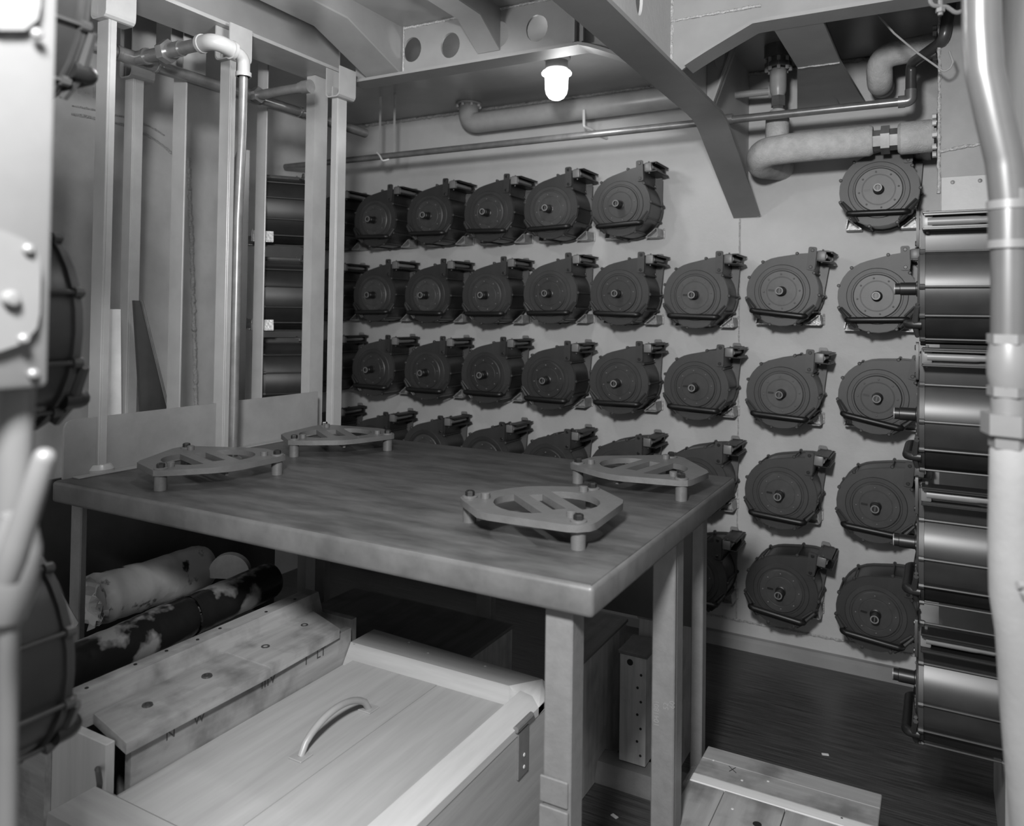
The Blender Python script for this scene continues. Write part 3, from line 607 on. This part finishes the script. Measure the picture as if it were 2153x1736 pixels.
for k in range(10):
    a = 2*PI*k/10+.15; mb = MB(); hexpts((-.028, YI+.078*math.cos(a), zi+.078*math.sin(a)), (1, 0, 0), .012, .016, mb); mb.build('nut', 'bolt_white', ip)
# upper insulated elbow
ZU = PY(3.5, 1930, 100).z
iu = thing('lagged_elbow', 'cloth lagged pipe elbow high in the corner beside the flared bracket', 'pipe', (-.15, 3.5, ZU-.1))
xe = PY(3.5, 1848, 130).x
pa_ = fillet([(-.02, 3.5, ZU), (xe, 3.5, ZU-.015), (xe, 3.56, ZU-.11), (-.232, YW-.003, 2.655)], .07, 8)
MB().tube(pa_, .05, 22).build('lagging', 'lagging', iu)
MB().lathe([(.075, 0), (.075, .012)], (-.014, 3.5, ZU), (1, 0, 0), 24).build('flange', 'dark_pipe', iu)
for k in range(8):
    a = 2*PI*k/8+.3; mb = MB(); hexpts((-.028, 3.5+.066*math.cos(a), ZU+.066*math.sin(a)), (1, 0, 0), .011, .016, mb); mb.build('nut', 'bolt_white', iu)
# thin wire, clamp, tag
w = [PY(2.95, *p) for p in [(1835, 20), (1880, 70), (1930, 112), (1970, 140), (1985, 151), (1998, 143), (2004, 130), (1996, 108)]]
MB().tube(fillet(w, .01, 3), .0035, 8).thing('pull_wire', 'pipe_grey', 'thin loose wire crossing in front of the upper lagged elbow', 'wire')
c = PDp(1.6, 1985, 12); cl = thing('pipe_clamp', 'bright bolted clamp at the head of the near steel pipe', 'clamp', c)
MB().tube(fillet([PDp(1.6, 1955, -10), PDp(1.6, 1957, 12), PDp(1.6, 1990, 14), PDp(1.6, 2010, 28), PDp(1.6, 2030, 20)], .012, 4), .0045, 8).build('strap', 'bright_fitting', cl)
MB().tube([PDp(1.6, 1977, 0), PDp(1.6, 1977, 32)], .005, 8).tube([PDp(1.6, 1977, 18), PDp(1.6, 1977, 26)], .009, 6).build('bolt', 'bright_fitting', cl)
MB().tube(fillet([PDp(1.6, 1985, -12), PDp(1.6, 2000, -10), PDp(1.6, 2040, -4)], .012, 4), .0045, 8).build('strap', 'bright_fitting', cl)

# ================================================================== near steel pipe on the right
fg = thing('near_pipe', 'polished vertical pipe with an offset bend and hex unions in front of the magazine stack', 'pipe', (.08, 1.19, .9))
def P1(x, y): return PDp(1.0, x, y)
yy = 1.18
pts = [P1(2063, -60), P1(2064, 60), P1(2070, 150), P1(2092, 250), P1(2113, 340), P1(2122, 430)]
pts = fillet(pts, .12, 5)
MB().tube(pts, .0225, 22).build('pipe', 'bright_pipe', fg)
def seg(y0, y1, r, m, name, x=2123, hexa=False):
    a, b = P1(x, y0), P1(x, y1)
    mb = MB()
    if hexa: mb.lathe([(r, 0), (r, (b-a).length)], a, b-a, 6)
    else: mb.tube([a, b], r, 24)
    return mb.build(name, m, fg)
seg(400, 425, .0226, 'bright_fitting', 'collar'); seg(422, 440, .0262, 'bright_fitting', 'collar'); seg(438, 505, .0245, 'bright_pipe', 'sleeve'); seg(505, 522, .0258, 'bright_fitting', 'collar')
seg(520, 705, .0215, 'bright_pipe', 'pipe'); seg(702, 722, .0262, 'bright_fitting', 'hex_nut', hexa=True)
a, b = P1(2125, 720), P1(2125, 815); L = (b-a).length
MB().lathe([(.0235, 0), (.027, L*.3), (.027, L*.7), (.0235, L)], a, b-a, 24).build('union_bulb', 'bright_fitting', fg)
seg(812, 832, .0262, 'bright_fitting', 'hex_nut', hexa=True); seg(830, 880, .0215, 'bright_fitting', 'neck'); seg(868, 912, .035, 'bright_fitting', 'union_nut', 2126, True); seg(910, 940, .026, 'bright_fitting', 'hex_nut', 2126, True)
lag = [(2128, 932, .022), (2130, 945, .0265), (2131, 1000, .0275), (2131, 1150, .029), (2134, 1250, .0295), (2146, 1330, .029), (2152, 1420, .029), (2156, 1500, .0285), (2165, 1620, .028), (2176, 1760, .027), (2180, 1900, .027)]
MB().tube([P1(x, y) for x, y, r in lag], [r for x, y, r in lag], 20).build('lagging', 'white_lagging', fg)
c = P1(2132, 1228); MB().lathe([(.012, 0), (.012, .012), (.007, .016)], c-CD*.028, -CD, 8).lathe([(.005, 0), (.005, .03)], c-CD*.03+CU*.01-CR*.015, CR, 8).build('lacing_knot', 'white_lagging', fg)
MB().box((XR-.045, 1.9, 0), (XR-.001, 1.912, 1.9)).thing('bulkhead_stiffener', 'dark_beam', 'dark upright flat bar stiffener on the right bulkhead behind the lagged pipe', 'stiffener')

# ================================================================== near switch box and lever on the left
XS = -.65
sb = thing('switch_box', 'pale painted metal box with bolted round-ended cover plates', 'box', (-.78, .15, 1.0))
yb = .384
MB().box((-.92, -.15, 1.533), (XS, yb, 1.95), .006, 2).build('case', 'cabinet_paint', sb)
def cover(z0, z1, y1, nm):
    pts = [(-.14, z0), (y1-.03, z0), (y1-.012, z0+.006), (y1-.002, z0+.018), (y1, z0+.03), (y1, z1-.03), (y1-.002, z1-.018), (y1-.012, z1-.006), (y1-.03, z1), (-.14, z1)]
    return MB().prism([(XS, y, z) for y, z in pts], (.008, 0, 0)).build(nm, 'cabinet_paint', sb)
q1 = PX(XS, 72, 92); cv1 = cover(q1.z, 1.93, q1.y, 'cover_plate')
q2, q3 = PX(XS, 70, 735), PX(XS, 65, 492); cv2 = cover(q2.z, q3.z, q2.y, 'cover_plate')
for q, pr in (((46, 525), cv2), ((36, 712), cv2), ((64, 75), cv1), ((68, 786), sb)):
    c = PX(XS, *q); MB().lathe([(.0045, 0), (.0045, .003), (.0025, .005), (0, .0053)], (XS+(.008 if pr is not sb else 0), c.y, c.z), (1, 0, 0), 12).build('bolt', 'cabinet_paint', pr)
c = PX(XS, 8, 628); MB().lathe([(.007, 0), (.007, .004), (.005, .007), (0, .008)], (XS+.008, c.y, c.z), (1, 0, 0), 14).build('knob', 'cabinet_paint', cv2)
st = thing('box_pedestal', 'pale upright leg with a bulging foot carrying the switch box', 'pedestal', (-.7, .3, 0))
def P6(x, y, d=.62): return PDp(d, x, y)
MB().tube([P6(35, 800, .66), P6(28, 960, .66), P6(10, 1300, .66)], .0145, 16).build('leg', 'cabinet_paint', st)
MB().tube([P6(20, 1285), P6(18, 1320), P6(12, 1740), P6(8, 2300)], [.013, .008, .008, .008], 12).build('lower_rod', 'cabinet_paint', st)
MB().tube([P6(38, 1080), P6(30, 1150), P6(18, 1230), P6(10, 1300)], [.012, .02, .022, .015], 14).build('elbow', 'cabinet_paint', st)
lv = thing('lever_handle', 'pale round-topped lever handle slanting up beside the switch box', 'lever', P6(40, 1150, .56))
a, b = P6(40, 1130, .56), P6(92, 965, .56)
d = (b-a); Ln = d.length
MB().lathe([(.0095, 0), (.0088, Ln*.5), (.0078, Ln), (.0070, Ln+.004), (.0045, Ln+.0068), (0, Ln+.008)], a, d, 18).build('grip', 'cabinet_paint', lv)
MB().tube([P6(14, 1220, .56), P6(26, 1175, .56), a], [.008, .010, .0095], 16).build('shank', 'cabinet_paint', lv)

# ================================================================== crates
def hole(c, r, parent, ax=(0, 0, 1), m='void', n=10, rx=1):
    return MB().lathe([(r, 0), (r, .0015)], c, ax, n).build('nail_hole', m, parent)
# C1: new wooden chest with handle
CX0, CX1, CY0, CY1, CZ = -1.553, -.918, .935, 1.965, .605
c1 = thing('wooden_chest', 'large new pale wooden chest with recessed lid, curved handle and hinge', 'chest', ((CX0+CX1)/2, (CY0+CY1)/2, 0))
MB().box((CX0, CY0, 0), (CX0+.022, CY1, .55)).build('side_board', 'new_wood_y', c1)
MB().box((CX1-.022, CY0, 0), (CX1-.002, CY1, .549), .001, 1).build('side_board', 'new_wood_y', c1)
MB().box((CX0+.022, CY0, 0), (CX1-.022, CY0+.022, .55)).build('end_board', 'new_wood_x', c1)
MB().box((CX0+.022, CY1-.022, 0), (CX1-.022, CY1, .55)).build('end_board', 'new_wood_x', c1)
MB().box((CX0+.03, CY0+.1, .545), (CX0+.33, CY1-.1, .566)).build('lid_plank', 'new_wood_y', c1)
MB().box((CX0+.3315, CY0+.1, .545), (CX1-.06, CY1-.1, .5655)).build('lid_plank', 'new_wood_y', c1)
# rim boards with sloping inner edges
def rim(p, nm, m): return MB().hexa(p).build(nm, m, c1)
zt, zl = CZ, .55
rim([(CX0, CY1-.155, zl), (CX1-.07, CY1-.155, zl), (CX1, CY1, zl), (CX0, CY1, zl), (CX0, CY1-.12, zt), (CX1-.09, CY1-.12, zt), (CX1-.03, CY1-.04, zt), (CX0, CY1-.01, zt)], 'rim_board', 'new_wood_x')
MB().prism([(CX1-.09, CY1-.119, zt), (CX1-.03, CY1-.041, zt), (CX1, CY1-.075, zt-.03), (CX1, CY1-.12, zt-.035)], (0, 0, -.02)).build('corner_piece', 'pale_wood_y', c1)
rim([(CX1-.075, CY0, zl), (CX1, CY0, zl), (CX1, CY1-.085, zl), (CX1-.075, CY1-.13, zl), (CX1-.055, CY0, zt-.004), (CX1, CY0, zt-.035), (CX1, CY1-.085, zt-.035), (CX1-.055, CY1-.12, zt-.004)], 'rim_board', 'pale_wood_y')
rim([(CX0, CY0-.004, zl), (CX1-.08, CY0, zl), (CX1-.08, CY0+.15, zl), (CX0, CY0+.15, zl), (CX0, CY0, zt-.01), (CX1-.08, CY0, zt-.01), (CX1-.08, CY0+.10, zt-.01), (CX0, CY0+.10, zt-.01)], 'rim_board', 'new_wood_x')
hg = MB().box((CX1-.002, CY1-.235, .44), (CX1+.003, CY1-.18, .555), .001, 1).build('hinge', 'stand_paint', c1)
MB().tube([(CX1+.002, CY1-.25, .572), (CX1+.002, CY1-.165, .572)], .008, 10).build('pin', 'stand_paint', hg)
for z in (.46, .49): MB().lathe([(.005, 0), (.004, .002)], (CX1+.003, CY1-.205, z), (1, 0, 0), 8).build('screw', 'bolt_white', hg)
h0, h1 = PZ(.567, 632, 1590), PZ(.567, 775, 1490)
hp_ = [h0.lerp(h1, k/16)+Vector((0, 0, .058*math.sin(PI*k/16)**.55)) for k in range(17)]
hh = MB().tube(hp_, .0085, 12).build('handle', 'pipe_grey', c1)
for c in (h0, h1): MB().box((c.x-.02, c.y-.02, .566), (c.x+.02, c.y+.02, .570), .001, 1).build('handle_plate', 'pipe_grey', hh)
for q in [(700, 1345), (745, 1352), (860, 1350), (900, 1372), (1020, 1400)]:
    c = PZ(zt, *q); MB().lathe([(.004, 0), (.003, .001)], (c.x, c.y, zt), (0, 0, 1), 8).build('nail', 'bolt_white', c1)
# C2: weathered crate with a raised cleat
K2 = thing('weathered_crate', 'weathered long crate with overhanging lid boards beside the new chest', 'crate', (-1.7, 1.5, 0))
MB().box((-1.80, 1.075, 0), (-1.775, 1.90, .66)).build('side_board', 'old_wood_y', K2)
MB().box((-1.577, 1.12, 0), (-1.557, 1.85, .645)).build('side_board', 'old_wood_y', K2)
MB().box((-1.775, 1.075, 0), (-1.579, 1.097, .655), .002, 1).build('end_board', 'new_wood_z', K2)
MB().box((-1.775, 1.878, 0), (-1.579, 1.90, .655)).build('end_board', 'old_wood_z', K2)
MB().hexa([(-1.70, 1.125, .645), (-1.532, 1.090, .640), (-1.532, 1.50, .640), (-1.70, 1.50, .645), (-1.70, 1.125, .668), (-1.532, 1.090, .664), (-1.532, 1.50, .664), (-1.70, 1.50, .668)]).build('lid_board', 'old_wood_y', K2)
MB().hexa([(-1.70, 1.503, .645), (-1.534, 1.503, .640), (-1.545, 1.785, .640), (-1.70, 1.84, .645), (-1.70, 1.503, .670), (-1.534, 1.503, .667), (-1.545, 1.785, .667), (-1.70, 1.84, .670)]).build('lid_board', 'old_wood_y', K2)
MB().hexa([(-1.775, 1.085, .645), (-1.70, 1.085, .645), (-1.70, 1.885, .645), (-1.775, 1.885, .645), (-1.772, 1.085, .712), (-1.722, 1.085, .712), (-1.722, 1.885, .712), (-1.772, 1.885, .712)]).build('cleat', 'old_wood_y', K2)
for bd, yy_, sz in (('N', 1.22, .035), ('W', 1.30, .03), ('IIIV', 1.52, .04), ('I', 1.66, .035), ('LT', 1.72, .035)):
    text(bd, (-1.5565, yy_, .607), (PI/2, 0, PI/2), sz, .0003, 'dark_pipe', 'stencil_mark', K2)
for q in [(185, 1447), (300, 1402), (350, 1368), (424, 1347), (460, 1320), (545, 1282), (615, 1258)]:
    c = PZ(.7125, *q)
    hole((-1.747+random.uniform(-.012, .012), c.y, .7121), .0045, K2)
for q, r in (((435, 1421), .014), ((558, 1360), .013), ((310, 1482), .013), ((640, 1315), .012)):
    c = PZ(.667, *q); MB().lathe([(r, 0), (r*.9, .004), (r*.5, .004), (r*.5, .002)], (c.x, c.y, .666), (0, 0, 1), 12).build('lid_bolt', 'dark_pipe', K2)
MB().tube(fillet([(-1.60, 1.07, .60), (-1.575, 1.055, .615), (-1.56, 1.05, .59), (-1.575, 1.055, .55), (-1.59, 1.065, .53)], .01, 3), .006, 8).build('rope_becket', 'dark_pipe', K2)
MB().box((-2.448, 1.27, 0), (-2.436, 2.40, 1.06)).thing('shade_panel', 'dark_pipe', 'added dark panel standing in for shade below the curb behind the paper rolls', 'panel')  # added dark panel, shade beyond the rolls put in as a black surface
# crate under the rolls
K4 = thing('shallow_crate', 'shallow wooden crate under the paper wrapped rolls', 'crate', (-2.15, 1.6, 0))
MB().box((-2.43, 1.30, 0), (-1.86, 2.01, .50)).build('body', 'old_wood_x', K4)
MB().box((-2.43, 1.28, .50), (-2.30, 2.02, .53)).build('top_board', 'old_wood_y', K4)
MB().box((-2.298, 1.28, .50), (-2.102, 2.02, .528)).build('top_board', 'old_wood_y', K4)
MB().box((-2.10, 1.28, .50), (-1.86, 2.02, .529)).build('top_board', 'old_wood_y', K4)
MB().box((-2.43, 1.27, .53), (-2.385, 1.45, .62), .003, 1).build('cleat', 'pale_wood_y', K4)
# wrapped rolls
def roll(a, b, r, m, label, crumple, seed, torn=False):
    random.seed(seed); a, b = Vector(a), Vector(b); d = (b-a).normalized(); u = d.orthogonal().normalized(); v = d.cross(u); N, M = 26, 28; vs = []; fs = []
    for i in range(N+1):
        t = i/N; rr_ = r*(1+crumple*.5*math.sin(t*37+seed)*math.sin(t*11))
        if t > .985: rr_ *= .93
        for k in range(M):
            an = 2*PI*k/M; q = rr_*(1+crumple*(math.sin(3*an+t*9+seed)*.4+random.uniform(-.25, .25)+.35*math.sin(14*t+2*an)))
            if torn and t < .08: q *= 1+random.uniform(-.25, .12)
            vs.append(a+(b-a)*t+(u*math.cos(an)+v*math.sin(an))*q+d*(random.uniform(-.02, .012) if torn and i == 0 else 0))
    for i in range(N):
        for k in range(M): fs.append((i*M+k, i*M+(k+1) % M, (i+1)*M+(k+1) % M, (i+1)*M+k))
    mb = MB().add(vs, fs); t = thing('wrapped_roll', label, 'roll', (a+b)/2-Vector((0, 0, r)))
    mb.build('wrapper', m, t, 60)
    # end faces: far end flat, near end puckered
    MB().lathe([(r*.93, 0), (r*.9, .006), (.001, .008)], b-d*.004, d, 24).build('end_face', m, t)
    pk = []; vs = []; fs = []
    for j, (q, h) in enumerate([(r*.96, .012), (r*.72, .02), (r*.5, .035), (r*.28, .028), (.002, .05)]):
        for k in range(14): vs.append(a+d*(h+(random.uniform(-.02, .02) if j else 0))+(u*math.cos(2*PI*k/14)+v*math.sin(2*PI*k/14))*q*random.uniform(.85, 1.08))
    for j in range(4):
        for k in range(14): fs.append((j*14+k, j*14+(k+1) % 14, (j+1)*14+(k+1) % 14, (j+1)*14+k))
    MB().add(vs, fs).build('crumpled_end', m, t, 10)
    return t
ra, rb = PX(-2.30, 178, 1265), PX(-2.30, 425, 1185)
roll(PX(-2.28, 185, 1268), PX(-2.28, 428, 1190), .076, 'oiled_paper', 'spotted oiled paper roll with a crumpled torn end on the shallow crate', .05, 3, True)
ta, tb_ = PX(-2.0, 110, 1425), PX(-2.0, 395, 1295)
tc_, td_ = PX(-2.0, 399, 1294), PX(-2.0, 570, 1218)
roll(ta, tb_, .062, 'tarred_paper', 'dark tar stained paper roll section lying against the weathered crate', .03, 5)
roll(tc_, td_, .060, 'tarred_paper', 'dark tar stained paper roll section reaching under the table', .03, 9)
rc = PX(-2.14, 478, 1205)
MB().prism([rc+Vector((.065*math.cos(R(200-11*k)), .02*math.sin(R(20))+.03*math.cos(R(200-11*k)), .062*math.sin(R(200-11*k)))) for k in range(21)], (-.006, .016, .004)).thing('round_board', 'pale_wood_y', 'pale rounded board end between the paper rolls under the table', 'board')
MB().hexa([tuple(PX(-2.12, 130, 1250)), tuple(PX(-2.12, 165, 1310)), tuple(PX(-2.12, 150, 1330)), tuple(PX(-2.12, 110, 1290)), tuple(PX(-2.16, 130, 1246)), tuple(PX(-2.16, 165, 1306)), tuple(PX(-2.16, 150, 1326)), tuple(PX(-2.16, 110, 1286))]).thing('paper_scrap', 'paper_white', 'white torn paper edge under the spotted roll', 'paper')
# C3: low crate on the right
Z3 = .30
K3 = thing('low_crate', 'low worn wooden crate with one pale strip across its lid on the dark floor', 'crate', (-.37, 2.0, 0))
MB().box((-.605, 1.3, 0), (-.14, 2.36, .282)).build('body', 'old_wood_x', K3)
MB().box((-.612, 2.315, .282), (-.135, 2.385, Z3), .002, 1).build('lid_strip', 'old_wood_x', K3)
MB().box((-.612, 2.225, .282), (-.135, 2.313, Z3+.001), .002, 1).build('lid_strip', 'old_wood_x', K3)
MB().box((-.612, 2.185, .282), (-.135, 2.2235, Z3+.002), .002, 1).build('lid_strip', 'pale_wood_x', K3)
MB().box((-.612, 1.3, .282), (-.515, 2.1835, Z3), .001, 1).build('lid_plank', 'old_wood_y', K3)
MB().box((-.513, 1.3, .282), (-.355, 2.1835, Z3+.001), .001, 1).build('lid_plank', 'old_wood_y', K3)
MB().box((-.353, 1.3, .282), (-.135, 2.1835, Z3), .001, 1).build('lid_plank', 'old_wood_y', K3)
hg = MB().tube([(-.618, 2.19, .29), (-.618, 2.25, .29)], .010, 10).tube([(-.618, 2.253, .29), (-.618, 2.262, .29)], .011, 10).tube([(-.618, 2.176, .29), (-.618, 2.187, .29)], .011, 10).build('hinge', 'brass', K3)
for q in [(1500, 1598), (1560, 1640), (1615, 1642), (1540, 1700), (1770, 1720)]:
    c = PZ(Z3+.001, *q)
    MB().lathe([(.004, 0), (.003, .001)], (c.x, c.y, Z3+.001), (0, 0, 1), 8).build('nail', 'bolt_white', K3)
c = PZ(Z3, 1592, 1733); MB().lathe([(.012, 0), (.011, .0015)], (c.x, c.y, Z3), (0, 0, 1), 14).build('knot', 'void', K3)
c = PZ(Z3+.002, 1540, 1617)
MB().tube([(c.x-.013, c.y+.012, c.z), (c.x+.013, c.y-.012, c.z)], .0008, 5).tube([(c.x-.006, c.y-.014, c.z), (c.x+.006, c.y+.014, c.z)], .0008, 5).build('cross_mark', 'void', K3)
# boxes stored under the table
def ubox(name, x0, x1, y0, y1, z0, z1, label, m, holes=()):
    t = thing(name, label, 'box', ((x0+x1)/2, (y0+y1)/2, z0))
    MB().box((x0, y0, z0), (x1, y1, z1-.012), .002, 1).build('body', m, t)
    MB().box((x0-.006, y0-.004, z1-.012), (x1+.006, y1+.004, z1), .002, 1).build('lid', 'dim_wood_y', t)
    for (x, z, r) in holes: MB().lathe([(r, 0), (r, .001)], (x, y0-.0002, z), (0, -1, 0), 10).build('nail_hole', 'void', t)
    return t
ubox('ammunition_box', -.962, -.868, 2.555, 2.70, .075, .45, 'tall narrow nailed wooden box with a knot under the table', 'dim_wood_z', [(-.925, .415, .011)]+[(-.885-.012*(k % 2), .38-.045*k, .0045) for k in range(7)])
ubox('ammunition_box', -.96, -.80, 2.74, 3.0, .0, .51, 'wooden box standing close to the slim back leg under the table', 'dim_wood_z')
ubox('ammunition_box', -1.16, -1.03, 2.38, 2.8, .0, .46, 'dark wooden box beside the square front leg under the table', 'dim_wood_z')
MB().prism([(-1.45, 2.51, 0), (-1.45, 2.51, .022), (-1.45, 2.53, .065), (-1.45, 2.60, .072), (-1.45, 2.60, 0)], (.75, 0, 0)).thing('floor_curb', 'stand_paint', 'low grey steel curb on the floor under the stored boxes', 'curb')
ubox('stored_crate', -2.0, -1.30, 2.03, 2.40, 0, .52, 'shadowed crate deep under the table behind the new chest', 'dim_wood_z')
# scraps on the floor
for q, r, lab in (((1735, 1586), .3, 'tiny pale scrap on the dark floor beyond the low crate'), ((1292, 1716), -.4, 'pale paper scrap on the dark floor between the table legs')):
    c = PZ(0, *q); m = MB().box((-.012, -.006, 0), (.012, .006, .002)).mesh('floor_scrap', 'paper_white'); o = bpy.data.objects.new('floor_scrap', m); COL.objects.link(o); o.location = (c.x, c.y, 0); o.rotation_euler = (0, 0, r); tag(o, lab, 'scrap')
